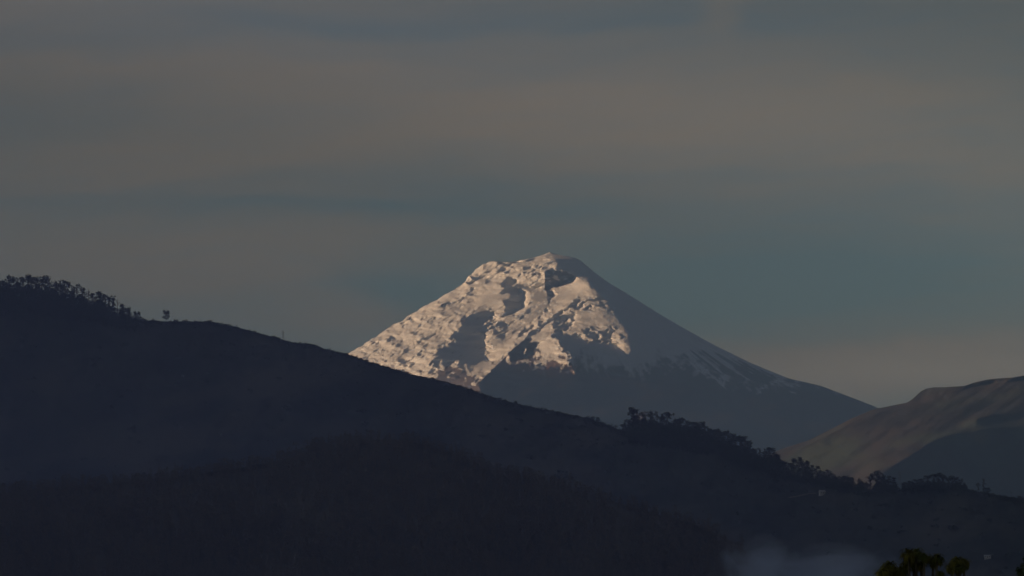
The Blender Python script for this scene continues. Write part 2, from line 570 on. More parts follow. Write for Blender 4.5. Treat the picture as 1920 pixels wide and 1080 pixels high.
spots = spots + midz * (1 - crestc) * (0.45 * np.clip(na - 0.6, 0, 1) + 0.4 * np.clip(nd - 0.8, 0, 1))
spots = spots + topz * (0.7 * np.clip(rotnoise(5, 1.3, 25, 14) - 0.75, 0, 1) + 0.4 * np.clip(nb_ - 1.0, 0, 1))
spots = spots + shoulder * (1 - smoothp) * (0.7 * np.clip(ne - 0.7, 0, 1) + 0.4 * np.clip(nb_ - .9, 0, 1))
spots = np.clip(spots * 1.4 * (1 - 0.85 * smoothp) * (1 - crestc) * (sn0 > VV), 0, 0.68)
lit = blur(lit, 0.8)
shade = np.clip(np.maximum(shade, spots), 0, 1) * (1 - lit)
p_lit = np.maximum(p_cone, 0.95)
p_lit = p_lit * (1 - np.clip(mid * 0.35 + midz * 0.42, 0, .7))
p_lit = p_lit + 0.35 * flank * nc_ + (0.14 + 0.34 * flank) * nb_ * (1 - smoothp) + midz * 0.35 * nd + shoulder * (1 - smoothp) * 0.25 * ne
p_lit = p_lit + 0.30 * nf * (1 - 0.7 * smoothp) + 0.35 * crestc * (1 - 0.0 * nd)
p_lit = p_lit - 0.45 * blur(poly_mask([(1078, 592), (1150, 600), (1135, 620), (1085, 622)], UU, VV), 6)
rl = band([(1082, 571), (1064, 586), (1045, 599), (1032, 611), (1008, 628), (993, 642), (978, 657)], 2.0, UU, VV)
shade = np.maximum(shade, 0.9 * blur(rl, 0.6) * (0.75 + 0.25 * nb_))
shade = np.clip(shade, 0, 1)
p_want = p_cone + (p_lit - p_cone) * sun_side
p_shade = np.minimum(p_cone, -0.62)
g = (p_want * (1 - shade) + p_shade * shade) - p_cone
# the unlit right flank: faint gullies running down from the top
ang = np.arctan2(UU - 1060, np.maximum(VV - 470, 1) * 1.7)
gul = np.interp(ang.ravel(), np.linspace(-1.2, 1.4, 900), fractal((1, 900), 9.0, 3, 77)[0]).reshape(shape)
gul2 = fractal(shape, 9, 4, 50, 1.3)
dark_side = np.clip((UU - 1090) / 60, 0, 1)
rug = np.clip((VV - 640) / 60, 0, 1)
g = g + dark_side * (0.10 * gul + rug * 0.18 * gul2) + (1 - dark_side) * np.clip((VV - 690) / 20, 0, 1) * 0.12 * gul2
g = g + lit * 1.0 * dark_side
fl = flank
lump2 = nb_
gv = 0.25 * flank * rotnoise(2.4, 1.2, 30, 12) + 0.12 * (1 - flank) * na + 0.15 * nf * sun_side
wall = blur(poly_mask(ROCKW, UU, VV), 1.2)
gv = gv - 1.0 * wall
# horizontal strata left of the rock wall
strata = blur(poly_mask([(965, 535), (1020, 525), (1022, 552), (970, 556)], UU, VV), 3)
gv = gv + strata * 0.9 * np.sin(VV * 0.95 + 0.04 * UU + nb_)
LAM = (1 / 95.0) ** 2
relief = poisson(g, gv, 0.04, LAM)


def sunlight(D_, out_):
    """how much sun each spot of a front gets (depth map D_), own and cast shade included"""
    shape = D_.shape
    p_ = -np.gradient(D_, axis=1)
    q_ = -np.gradient(D_, axis=0)
    ce, se = math.cos(SUN_EL), math.sin(SUN_EL)
    nl_ = (p_ * ce * math.cos(SUN_DEL) + ce * math.sin(SUN_DEL) + q_ * se) / np.sqrt(p_ * p_ + 1 + q_ * q_)
    sh_ = np.zeros(shape, bool)
    for k in range(2, 150, 2):
        iu = int(round(k * math.tan(SUN_EL) / math.cos(SUN_DEL)))
        src = np.full(shape, 1e9)
        Dq = np.where(out_, 1e9, D_)
        src[iu:, k:] = Dq[:shape[0] - iu or None, :shape[1] - k]
        sh_ |= src < D_ - k * math.tan(SUN_DEL) - 1.0
    return nl_, sh_


# let the slopes settle so that cast shadows end where the valleys' shade ends
for it in range(7):
    nl_, sh_ = sunlight(dome - relief, (xl(VV) > UU) | (xr_(VV) < UU))
    want = (1 - shade) * sun_side * (sun_side > 0.9)
    err = want * (sh_ | (nl_ < 0.15)) * 0.55 - (shade > 0.6) * np.maximum(sun_side, np.clip((VV - 690) / 20, 0, 1)) * (~sh_ & (nl_ > 0.02)) * 0.45
    g = g + blur(err, 1.0)
    relief = poisson(g, gv, 0.04, LAM)
relief = np.clip(relief, -130, 130)

# snow map
snowline_u = [540, 700, 800, 830, 870, 905, 925, 960, 990, 1010, 1045, 1062, 1085, 1130, 1160, 1185, 1212, 1222, 1250, 1275, 1300, 1340, 1400, 1450, 1500, 1720]
snowline_v = [800, 800, 730, 708, 722, 742, 716, 690, 690, 700, 706, 696, 696, 702, 700, 710, 706, 684, 690, 686, 706, 718, 724, 724, 722, 715]
sn = np.interp(UU, snowline_u, snowline_v)
edge = np.where(UU > 1070, 32.0, 6.0)
streak = np.interp(ang.ravel(), np.linspace(-1.2, 1.4, 2400), fractal((1, 2400), 5.0, 3, 17)[0]).reshape(shape)
snowm = 0.5 + (sn - VV + streak * 5 + fractal(shape, 4, 3, 19) * 7) / (2 * edge)
snowm = np.clip(snowm, 0, 1)
fan = blur(poly_mask([(1285, 660), (1330, 668), (1400, 690), (1450, 716), (1420, 724), (1370, 722), (1320, 700), (1290, 680)], UU, VV), 4)
snowm = np.clip(snowm - fan * (0.35 + 0.40 * streak), 0, 1)
tongue = blur(poly_mask([(1030, 690), (1062, 690), (1062, 708), (1000, 704), (988, 688), (1005, 668), (1030, 680)], UU, VV), 2)
snowm = np.clip(snowm - tongue * (0.18 + 0.3 * bandnoise(shape, 1.2, 2.5, 44)), 0, 1)
c7 = blur(poly_mask(S7, UU, VV), 1.5)
snowm = np.clip(snowm - 0.9 * c7 * np.clip((VV - 640) / 15, 0, 1), 0, 1)
snowm = np.clip(snowm - wall * (0.75 + 0.25 * bandnoise(shape, 2.5, 0.8, 45)), 0, 1)
for pts, w, a in [([(925, 494), (912, 497), (898, 503)], 1.8, .8), ([(1029, 568), (1026, 582), (1012, 600)], 1.8, .45), ([(845, 706), (875, 716)], 5, .7),
                  ([(1003, 505), (1015, 520)], 3, .35), ([(1010, 520), (990, 522)], 2, .45), ([(860, 545), (882, 528)], 1.5, .5)]:
    snowm = np.clip(snowm - a * band(pts, w, UU, VV), 0, 1)
snowm = np.clip(snowm - 0.5 * fl * (lump2 < -1.2), 0, 1)
snowm = np.maximum(snowm, 0.8 * lit * (VV < 700))
redm = blur(poly_mask([(960, 700), (1010, 700), (1060, 708), (1075, 735), (1040, 745), (985, 730), (950, 728)], UU, VV), 9) * 1.2
redm = np.clip(redm + 0.2 * blur(poly_mask([(1215, 700), (1245, 710), (1262, 770), (1225, 775)], UU, VV), 8)
               + 0.2 * blur(poly_mask([(1385, 770), (1440, 790), (1480, 830), (1440, 845)], UU, VV), 8), 0, 1)

th_f = np.linspace(0, math.pi, 1050)
th_b = np.linspace(math.pi, 2 * math.pi, 90)[1:-1]
rows = np.concatenate([np.linspace(473.6, 500, 46), np.arange(501, 790, 0.95), np.linspace(793, 1115, 60)])
TH, VR = np.meshgrid(np.concatenate([th_f, th_b]), rows)
RL, RR = xl(VR), xr_smooth(VR)
RC, RH = (RL + RR) / 2, np.maximum((RR - RL) / 2, 0.6)
RD = vdepth(VR) + 0.4
cx_, sy_ = -np.cos(TH), np.sin(TH)
px = RC + RH * cx_ + (xr_(VR) - RR) * np.clip((cx_ - 0.88) / 0.12, 0, 1) ** 2
rel = sample(relief, U0, V0, px, VR)
wgt = np.clip((VR - 476) / 14, 0.15, 1) * np.clip((900 - VR) / 60, 0, 1)
silh = 1 - 0.80 * np.abs(cx_) ** 3
back = np.where(sy_ < 0, np.clip(1 + sy_ * 4, 0, 1), 1.0)
rel = rel * wgt * back
px2 = px + np.clip(rel, -20, 20) * cx_ * np.abs(cx_) ** 6 * 0.12
dep = DV - (RD * sy_ + rel * np.clip(sy_ * 4, 0.0, 1.0)) * MV
# a thing at distance dep that must sit at height of row VR at the cone's axis
P = world_pt(px2, VR, DV)
P = P.copy()
crag = 5.0 * np.exp(-((px - 925) / 15.0) ** 2 - ((VR - 498) / 6.0) ** 2) + 2.5 * np.exp(-((px - 907) / 5.0) ** 2 - ((VR - 503) / 5.0) ** 2)
crag += 1.1 * sample(rotnoise(3.0, 2.0, 30, 15), U0, V0, px, VR) * np.clip(1 - np.abs(cx_ + 1) * 6, 0, 1) * np.clip((VR - 490) / 30, 0, 1)
P[..., 2] += crag * MV
P[..., 1] = dep
att_s = sample(snowm, U0, V0, px, VR)
att_s = np.where(sy_ < 0, np.clip(0.5 + (700 - VR) / 30, 0, 1), att_s)
att_r = sample(redm, U0, V0, px, VR) * (sy_ > 0)
vme = mesh_np('volcano', P, grid_quads(len(rows), TH.shape[1], True)[:, ::-1], m_volcano, True, {'snow': att_s, 'red': att_r})
tag(link('volcano', vme), 'snow-capped volcano lit warm on its left flank behind the dark hills', kind='structure')


# ------------------------------------------------------------------ hills
class Hill:
    """terrain whose crest line and front slope are known, so that things can be stood on it"""
    def __init__(self, crest, dist, cot, vbot, rel, u0, v0, res_u, res_v, urange, name, material, label, back=2500.0, smooth=True, vdense=None, soft=70.0, dense=(-100, 2020)):
        self.cu = [a for a, _ in crest]
        self.cv = [c for _, c in crest]
        self.dist, self.cot, self.rel, self.u0, self.v0 = dist, cot, rel, u0, v0
        fu = np.arange(-4000, 6000)
        ft = np.interp(fu, self.cu, self.cv)
        ft = blur(np.tile(ft, (3, 1)), soft, 0.01)[1]
        self.fu, self.ft = fu, ft
        d0, d1 = dense
        us = np.concatenate([np.arange(urange[0], d0, 14.0), np.arange(d0, d1, res_u), np.arange(d1, urange[1] + 14, 14.0)])
        if vdense is None:
            t = np.linspace(0, 1, res_v)
            t = t ** 1.3
        else:
            t = np.concatenate([np.linspace(0, vdense, res_v, endpoint=False), np.linspace(vdense, 1, 30)])
        UM, T = np.meshgrid(us, t)
        top = self.top(UM)
        VM = top + (vbot - top) * T
        Pm = self.pt(UM, VM)
        crest_p = Pm[0]
        rows_b = []
        for k, dd in enumerate(np.linspace(back, 0, 14, endpoint=False)):
            q = crest_p.copy()
            h = crest_p[:, 2] + 160
            f = 1 - (1 - dd / back) ** 1.6
            q[:, 1] += dd
            q[:, 0] *= 1 + dd / crest_p[:, 1]
            q[:, 2] -= h * f
            rows_b.append(q)
        allp = np.concatenate([np.array(rows_b), Pm], 0)
        me = mesh_np(name, allp, grid_quads(allp.shape[0], allp.shape[1])[:, ::-1], material, smooth)
        self.obj = tag(link(name, me), label, kind='structure')

    def top(self, u):
        return np.interp(u, self.cu, self.cv)

    def pt(self, u, v):
        u = np.asarray(u, float)
        v = np.asarray(v, float)
        Yc = self.dist(u)
        m_ = Yc / F
        h = np.maximum(v - self.top(u), 0)
        off = (self.cot * (v - np.interp(u, self.fu, self.ft)) + 8 * (1 - np.exp(-h / 6.0))) * m_
        r = sample(self.rel, self.u0, self.v0, u, v) * m_ * np.clip(h / 8, 0.0, 1)
        return world_pt(u, v, Yc - off - r)


# right moorland hill
U1, V1 = 1340, 660
HU, HV = np.meshgrid(np.arange(U1, 2300).astype(float), np.arange(V1, 1180).astype(float))
hc = [(1000, 1140), (1200, 985), (1320, 905), (1400, 872), (1465, 842), (1515, 826), (1565, 801), (1600, 783), (1640, 766.5), (1660, 763), (1700, 755), (1707, 751), (1715, 744.5), (1727, 733.5),
      (1738, 728.5), (1750, 726.3), (1772, 726), (1790, 724.6), (1807, 724), (1827, 717), (1852, 711.5), (1877, 709), (1897, 708), (1920, 704), (2000, 690), (2150, 680), (2320, 700), (2800, 760), (3400, 930), (3900, 1090), (4200, 1150)]
q_shade = np.zeros_like(HU)
for pl, a in (([(1920, 797), (1875, 800), (1830, 806), (1790, 810), (1752, 822), (1727, 840), (1690, 862), (1652, 884), (1640, 1000), (2300, 1180), (2300, 790)], 1.0),
              ([(1920, 770), (1870, 772), (1835, 780), (1815, 793), (1850, 798), (1880, 792), (1920, 785), (2300, 760), (2300, 740)], .9),
              ([(1845, 748), (1828, 760), (1808, 768), (1795, 780), (1783, 791), (1792, 791), (1812, 780), (1838, 764), (1852, 752)], .9),
              ([(1875, 710), (1925, 706), (1925, 728), (1880, 722)], .6),
              ([(1535, 872), (1560, 862), (1590, 868), (1630, 872), (1640, 900), (1540, 900)], .35)):
    q_shade = np.maximum(q_shade, a * poly_mask(pl, HU, HV))
for pts, w, a in [([(1725, 750), (1717, 770), (1700, 790), (1675, 815)], 3.5, .9), ([(1700, 800), (1660, 820), (1610, 840), (1570, 850)], 2.4, .5),
                  ([(1800, 762), (1770, 782), (1745, 792)], 3, .45), ([(1690, 835), (1650, 850), (1600, 862)], 2.0, .5),
                  ([(1740, 800), (1690, 815), (1650, 832)], 2.0, .4), ([(1880, 755), (1920, 748)], 3, .4),
                  ([(1640, 790), (1590, 812), (1540, 838)], 3, .5), ([(1760, 745), (1735, 765), (1722, 785)], 2.5, .5), ([(1770, 800), (1715, 818), (1670, 842)], 2.5, .5),
                  ([(1860, 728), (1820, 742), (1780, 762)], 3, .5), ([(1620, 830), (1570, 846), (1520, 858)], 2.5, .5)]:
    q_shade = np.maximum(q_shade, a * band(pts, w, HU, HV))
q_shade = blur(q_shade, 5.5)
hn = fractal(HU.shape, 16, 4, 301, 0.6)
q_lit = band([(1590, 866), (1640, 858), (1690, 842), (1730, 826)], 4, HU, HV) + band([(1660, 876), (1700, 852), (1727, 836)], 4, HU, HV) + \
    band([(1815, 800), (1860, 798), (1920, 790)], 3.5, HU, HV)
q_lit = blur(np.clip(q_lit, 0, 1), 2.5)
fu_ = np.arange(-1500, 3500)
ft_ = blur(np.tile(np.interp(fu_, [a for a, _ in hc], [c for _, c in hc]), (3, 1)), 70.0, 0.01)[1]
top_slope = np.gradient(np.interp(HU, fu_, ft_), axis=1)
base_p = -2.3 * top_slope            # what the crest's own slope gives
hp = 0.06 + 0.16 * hn + 0.28 * q_lit
hr_ = np.random.RandomState(41).randn(*HU.shape)
ky_, kx_ = np.fft.fftfreq(HU.shape[0])[:, None], np.fft.rfftfreq(HU.shape[1])[None, :]


def hill_streak(sl_, ss_, a_):
    kl_, ks_ = kx_ * math.cos(a_) - ky_ * math.sin(a_), kx_ * math.sin(a_) + ky_ * math.cos(a_)
    q_ = np.fft.irfft2(np.fft.rfft2(hr_) * np.exp(-2 * math.pi ** 2 * ((kl_ * sl_) ** 2 + (ks_ * ss_) ** 2)), s=HU.shape)
    return q_ / q_.std()


hp = hp + 0.34 * hill_streak(34, 4.0, R(24)) + 0.34 * hill_streak(10, 2.0, R(34)) + 0.22 * hill_streak(3, 1.0, R(35)) + 0.22 * hill_streak(14, 2.2, R(18)) * np.clip((HV - 780) / 60, 0, 1)
hp = hp * (1 - q_shade) + (-0.80 + 0.16 * hn) * q_shade
hg = hp - base_p
hgv = 0.08 * fractal(HU.shape, 10, 3, 305)
HB = -2.3 * (HV - np.interp(HU, fu_, ft_))
hout = HV < np.interp(HU, [a for a, _ in hc], [c for _, c in hc])
hrel = poisson(hg, hgv, 0.10, (1 / 260.0) ** 2)
for it in range(5):
    nl_, sh_ = sunlight(HB - hrel, hout)
    err = (1 - q_shade) * (sh_ | (nl_ < 0.08)) * 0.4 - (q_shade > 0.6) * (~sh_ & (nl_ > 0.02)) * 0.5
    hg = hg + blur(err, 2.0)
    hrel = poisson(hg, hgv, 0.10, (1 / 260.0) ** 2)
hrel = np.clip(hrel, -260, 260)
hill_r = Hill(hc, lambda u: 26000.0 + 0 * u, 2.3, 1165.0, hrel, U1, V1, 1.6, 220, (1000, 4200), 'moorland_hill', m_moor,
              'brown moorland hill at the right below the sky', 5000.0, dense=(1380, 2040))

# long dark ridge crossing the picture
ridge_crest = [(-2600, 1405), (-2100, 1050), (-1600, 700), (-1100, 500), (-700, 470), (-400, 520), (-200, 548), (0, 566), (60, 568), (120, 574), (180, 584), (230, 594), (268, 601), (300, 602.5), (350, 603), (395, 603), (418, 608), (450, 615), (495, 628),
               (531, 637), (547, 642), (589, 645.5), (610, 655), (658, 666), (700, 681), (756, 697), (770, 701.5), (817, 711), (870, 726), (925, 745),
               (960, 755), (997, 763), (1049, 773), (1093, 782), (1127, 792), (1145, 799), (1170, 809), (1230, 814), (1290, 822), (1340, 834), (1380, 850), (1410, 864), (1450, 878), (1500, 893),
               (1550, 905), (1600, 914), (1640, 917), (1700, 916), (1760, 912), (1810, 919), (1860, 925), (1880, 931), (1920, 936), (2050, 950), (2300, 970), (2700, 1010), (3300, 1130), (3900, 1405)]
U2, V2 = -700, 440
sh2 = (1000, 3400)
rr = 30 * fractal(sh2, 90, 3, 401, 0.8)
rr += 5 * fractal(sh2, 14, 3, 411, 0.8)
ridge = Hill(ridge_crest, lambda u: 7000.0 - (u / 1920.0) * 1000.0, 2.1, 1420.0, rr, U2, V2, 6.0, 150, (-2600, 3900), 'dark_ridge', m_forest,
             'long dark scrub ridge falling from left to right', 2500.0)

# wooded spur in front of it
spur_crest = [(-2100, 1545), (-1500, 1330), (-1000, 1080), (-700, 990), (-300, 945), (0, 925), (60, 918), (110, 912), (210, 907), (280, 900), (380, 887), (450, 877), (530, 862), (590, 843), (640, 830), (690, 824),
              (730, 824), (780, 828), (850, 848), (900, 870), (925, 884), (946, 890), (987, 893), (1058, 909), (1125, 933), (1183, 950), (1225, 962),
              (1267, 973), (1330, 992), (1390, 1025), (1430, 1070), (1470, 1130), (1550, 1230), (1650, 1330), (2000, 1480), (2200, 1545)]
rs = 26 * fractal((1200, 3000), 70, 3, 501, 1.2) + 4 * fractal((1200, 3000), 12, 3, 511)
spur = Hill(spur_crest, lambda u: 4600.0 + 0 * u, 2.0, 1560.0, rs, -700, 800, 6.0, 120, (-2100, 2200), 'wooded_spur', m_spur,
            'nearer brown wooded spur at the lower left', 1200.0)

# the high mountain left of the picture, whose shadow lies over the valley
mx = np.linspace(-9500, -1600, 80)
my = np.linspace(-3900, 12500, 120)
MX, MY = np.meshgrid(mx, my)
mn = fractal(MX.shape, 9, 4, 601)
hgt = 1450 * np.exp(-((MX + 5200) / 1900.0) ** 2) * np.clip((12300 - MY) / 3500, 0, 1) ** 0.7 * np.clip((MY + 3900) / 1200, 0, 1)
MZ = -170 + hgt * (1 + 0.10 * mn)
mme = mesh_np('mountain', np.stack([MX, MY, MZ], -1), grid_quads(*MX.shape), m_forest)
tag(link('mountain', mme), 'high mountain outside the left edge that shades the valley', kind='structure')


# ------------------------------------------------------------------ trees
def tube(pts, radii, n=5):
    """tapered tube through points"""
    V_, F_ = [], []
    for i, (p_, r_) in enumerate(zip(pts, radii)):
        p_ = Vector(p_)
        d = (Vector(pts[min(i + 1, len(pts) - 1)]) - Vector(pts[max(i - 1, 0)])).normalized()
        a_ = d.cross(Vector((0.31, 0.9, 0.2))).normalized()
        c_ = d.cross(a_)
        for k in range(n):
            t = 2 * math.pi * k / n
            V_.append(tuple(p_ + (a_ * math.cos(t) + c_ * math.sin(t)) * r_))
    for i in range(len(pts) - 1):
        for k in range(n):
            F_.append((i * n + k, i * n + (k + 1) % n, (i + 1) * n + (k + 1) % n, (i + 1) * n + k))
    return V_, F_


def merge(parts):
    V_, F_ = [], []
    for v, f in parts:
        o = len(V_)
        V_ += v
        F_ += [tuple(i + o for i in q) for q in f]
    return V_, F_


def leaf_clump(rnd, c, rx, rz, n, size):
    V_, F_ = [], []
    for _ in range(n):
        while True:
            x, y, z = rnd.uniform(-1, 1), rnd.uniform(-1, 1), rnd.uniform(-1, 1)
            if x * x + y * y + z * z < 1:
                break
        p_ = Vector((c[0] + x * rx, c[1] + y * rx, c[2] + z * rz))
        a_ = Vector((rnd.gauss(0, 1), rnd.gauss(0, 1), rnd.gauss(0, 1))).normalized()
        e_ = a_.orthogonal().normalized()
        g_ = a_.cross(e_)
        s1 = size * rnd.uniform(0.6, 1.3)
        s2 = s1 * rnd.uniform(0.4, 0.8)
        o = len(V_)
        V_ += [tuple(p_ - e_ * s1), tuple(p_ + g_ * s2), tuple(p_ + e_ * s1), tuple(p_ - g_ * s2)]
        F_.append((o, o + 1, o + 2, o + 3))
    return V_, F_


def tree_meshes(seed, kind, leafmat, n_leaf=26, simple=False):
    """unit-height tree: returns (trunk mesh data, crown mesh data) as vertex and face lists"""
    rnd = random.Random(seed)
    lean = rnd.uniform(-0.03, 0.03)
    pts = [(0, 0, -0.12), (lean * 0.3, 0, 0.25), (lean, lean * 0.4, 0.6), (lean * 1.3, lean, 0.93)]
    trunk = [tube(pts, [0.022, 0.017, 0.012, 0.004], 4 if simple else 5)]
    crown = []

    def limb(z0, r, z1, ang_):
        x0 = lean * (0.3 + z0)
        tip = (x0 + r * math.cos(ang_), r * math.sin(ang_), z1)
        if not simple:
            trunk.append(tube([(x0, 0, z0), ((x0 + tip[0]) / 2, tip[1] / 2, (z0 + z1) / 2 + 0.01), tip], [0.009, 0.006, 0.003], 4))
        return tip
    if kind == 'tall':
        zs = [0.18 + 0.75 * (q_ + rnd.random()) / 17 for q_ in range(17)]
        for z in zs:
            r = 0.13 * math.sin(math.pi * min(1, (1.03 - z) / 0.75)) ** 0.6 * rnd.uniform(0.5, 1.2)
            tip = limb(max(0.2, z - 0.12), r, z, rnd.uniform(0, 6.28))
            crown.append(leaf_clump(rnd, tip, rnd.uniform(0.07, 0.12), rnd.uniform(0.05, 0.085), n_leaf, 0.034))
        crown.append(leaf_clump(rnd, (lean * 1.3, lean, 0.93), 0.06, 0.07, n_leaf, 0.028))
    elif kind == 'umbrella':
        for k in range(7):
            z = rnd.uniform(0.2, 0.62)
            tip = limb(z - 0.1, rnd.uniform(0.02, 0.1), z, rnd.uniform(0, 6.28))
            crown.append(leaf_clump(rnd, tip, rnd.uniform(0.05, 0.10), rnd.uniform(0.04, 0.065), n_leaf, 0.03))
        for k in range(9):
            a_ = k * 2.4 + rnd.uniform(-.4, .4)
            z = rnd.uniform(0.68, 0.92)
            tip = limb(z - 0.22, rnd.uniform(0.08, 0.2), z, a_)
            crown.append(leaf_clump(rnd, tip, rnd.uniform(0.09, 0.13), rnd.uniform(0.05, 0.075), n_leaf, 0.034))
        crown.append(leaf_clump(rnd, (lean, lean, 0.92), 0.12, 0.07, n_leaf, 0.03))
    elif kind == 'column':
        for k in range(10):
            z = 0.2 + 0.08 * k
            tip = limb(z - 0.08, rnd.uniform(0.02, 0.08), z, rnd.uniform(0, 6.28))
            crown.append(leaf_clump(rnd, tip, rnd.uniform(0.06, 0.09), 0.055, n_leaf, 0.026))
    elif kind == 'round':
        for k in range(30):
            a_ = rnd.uniform(0, 6.28)
            z = rnd.uniform(0.26, 0.9)
            r = 0.33 * math.sqrt(max(0.05, 1 - ((z - 0.58) / 0.40) ** 2)) * rnd.uniform(0.5, 1.0)
            tip = limb(max(0.2, z - 0.2), r, z, a_)
            crown.append(leaf_clump(rnd, tip, rnd.uniform(0.09, 0.14), rnd.uniform(0.08, 0.12), n_leaf, 0.04))
    elif kind == 'tiered':
        for k in range(7):
            z = (0.25, 0.38, 0.5, 0.62, 0.74, 0.85, 0.95)[k] + rnd.uniform(-.04, .04)
            for q in range(3 if k < 6 else 1):
                a_ = rnd.uniform(0, 6.28)
                tip = limb(z - 0.08, rnd.uniform(0.04, 0.14) * (1.1 - z), z, a_)
                crown.append(leaf_clump(rnd, tip, rnd.uniform(0.07, 0.12), 0.055, n_leaf, 0.032))
    elif kind == 'sparse':
        for k in range(5):
            a_ = rnd.uniform(0, 6.28)
            z = rnd.uniform(0.5, 1.0)
            tip = limb(z - 0.15, rnd.uniform(0.02, 0.09), z, a_)
            crown.append(leaf_clump(rnd, tip, 0.03, 0.05, 6, 0.02))
    return merge(trunk), merge(crown)


def to_mesh(name, vf, m_):
    v, f = vf
    return mesh_np(name, v, f, m_, False)


PROTO = {}
for kind, n_ in (('tall', 4), ('umbrella', 4), ('column', 2), ('round', 2), ('tiered', 3), ('sparse', 2)):
    for k in range(n_):
        t_, c_ = tree_meshes(hash(kind) % 7 + 31 * k + len(kind) * 5 if False else len(kind) * 100 + k, kind, None)
        PROTO[(kind, k)] = (to_mesh('trunk', t_, m_trunk), to_mesh('crown', c_, m_leaf), n_)


def tree(name, kind, k, loc, height, wide, label, cat='tree', group=None, rnd=random):
    tm, cm, n_ = PROTO[(kind, k % PROTO[(kind, 0)][2])]
    o = bpy.data.objects.new(name, None)
    C.objects.link(o)
    o.location = loc
    o.rotation_euler = (0, 0, rnd.uniform(0, 6.28))
    o.scale = (height * wide, height * wide, height)
    o.empty_display_size = 0.1
    tag(o, label, cat, group)
    link('trunk', tm, o)
    link('crown', cm, o)
    return o


ORD = ['first', 'second', 'third', 'fourth', 'fifth', 'sixth', 'seventh', 'eighth', 'ninth', 'tenth', 'eleventh', 'twelfth', 'thirteenth',
       'fourteenth', 'fifteenth', 'sixteenth', 'seventeenth', 'eighteenth', 'nineteenth', 'twentieth', 'twenty-first', 'twenty-second',
       'twenty-third', 'twenty-fourth', 'twenty-fifth', 'twenty-sixth', 'twenty-seventh', 'twenty-eighth', 'twenty-ninth', 'thirtieth']
KW = {'tall': 'tall ragged', 'umbrella': 'flat-topped', 'column': 'narrow columnar', 'round': 'rounded', 'tiered': 'stepped-crowned', 'sparse': 'thin bare'}
KN = {'tall': 'eucalyptus_tree', 'umbrella': 'flat_topped_tree', 'column': 'columnar_tree', 'round': 'round_tree', 'tiered': 'eucalyptus_tree', 'sparse': 'bare_tree'}


def stand(rows_, where, group, min_h=10.0, drop=(2, 10)):
    """a row of trees given by the positions of their tops"""
    for i, (u, v, kind, wide) in enumerate(rows_):
        g_v = float(ridge.top(u)) + random.uniform(*drop)
        base = ridge.pt(u, g_v)
        m_ = base[1] / F
        h = max((g_v - v) * m_, min_h * 0.6)
        tree(KN[kind], kind, i * 3 + int(u), tuple(base), h, wide,
             '%s dark tree, %s from the left %s' % (KW[kind], ORD[i], where), group=group)


left_row = [(4, 524, 'tall', .9), (17, 515, 'tall', 1.3), (38, 517, 'umbrella', 1.1), (53, 512, 'tiered', 1.2), (65, 517, 'umbrella', 1.1), (77, 521, 'umbrella', .9),
            (93, 516, 'tall', 1.3), (103, 526, 'tall', 1), (114, 523, 'umbrella', .8), (127, 527, 'tall', 1.2), (135, 535, 'column', 1.1), (145, 530, 'column', 1.3),
            (155, 539, 'tall', 1.1), (166, 534, 'sparse', .8), (174, 548, 'umbrella', .9), (185, 544, 'tiered', 1.2), (193, 550, 'umbrella', 1.1), (204, 556, 'umbrella', 1.2),
            (213, 553, 'tiered', 1), (221, 556, 'sparse', 1), (228, 568, 'tall', 1.3), (236, 576, 'round', 1), (244, 574, 'column', 1.3), (256, 583, 'round', 1.0),
            (266, 593, 'round', .9), (273, 597, 'round', 1)]
stand(left_row, 'in the wood on the high left crest', 'trees along the high left crest')
step_row = [(1102, 783, 'round', 1.2), (1112, 786, 'round', 1.3), (1121, 787, 'round', 1.3), (1131, 791, 'tiered', 1.6), (1142, 795, 'round', 1.2), (1155, 797, 'umbrella', 1.4),
            (1167, 795, 'umbrella', 1.4), (1177, 784, 'round', .8), (1187, 763, 'tall', 1.3), (1195, 766, 'tall', 1.3), (1206, 771, 'tiered', 1.2), (1219, 769, 'tall', 1.1),
            (1232, 769, 'column', 1), (1243, 775, 'tall', 1), (1250, 771, 'umbrella', 1.2), (1267, 785, 'tall', 1.3), (1275, 782, 'umbrella', 1.2),
            (1290, 788, 'tall', 1.6), (1303, 790, 'umbrella', 1.2), (1311, 795, 'tall', 1.4), (1323, 790, 'tall', 1.3)]
stand(step_row, 'in the tall middle stand below the volcano', 'trees of the tall middle stand', drop=(1, 8))
desc_row = [(1332, 802, 'tall', 1.3), (1341, 804, 'umbrella', 1.2), (1347, 803, 'tall', 1.2), (1355, 808, 'umbrella', 1.2), (1364, 806, 'tall', 1.3), (1372, 813, 'tall', 1.4),
            (1380, 818, 'umbrella', 1.2), (1388, 816, 'umbrella', 1.3), (1398, 818, 'tall', 1.3), (1403, 826, 'tall', 1.2), (1411, 840, 'round', 1), (1418, 846, 'tall', 1.4), (1425, 838, 'column', 1.2),
            (1434, 845, 'tall', 1.5), (1443, 838, 'umbrella', 1.4), (1454, 850, 'round', 1.1), (1464, 859, 'round', 1.1), (1473, 864, 'round', 1.1)]
stand(desc_row, 'on the slope dropping from the middle stand', 'trees on the dropping slope', drop=(1, 8))
low_row = [(1487, 859, 'tall', 1.5), (1499, 856, 'tall', 1.5), (1507, 862, 'round', 1), (1515, 872, 'round', 1), (1522, 871, 'tall', 1.4), (1531, 873, 'tall', 1.4), (1540, 880, 'round', .9),
           (1550, 880, 'tall', 1.6), (1560, 885, 'round', 1), (1570, 892, 'round', 1.1), (1585, 891, 'round', 1.1), (1594, 894, 'round', 1.1), (1610, 896, 'column', 1.6), (1622, 905, 'round', 1.4)]
stand(low_row, 'in the low stand before the moorland hill', 'trees of the low stand', drop=(1, 7))
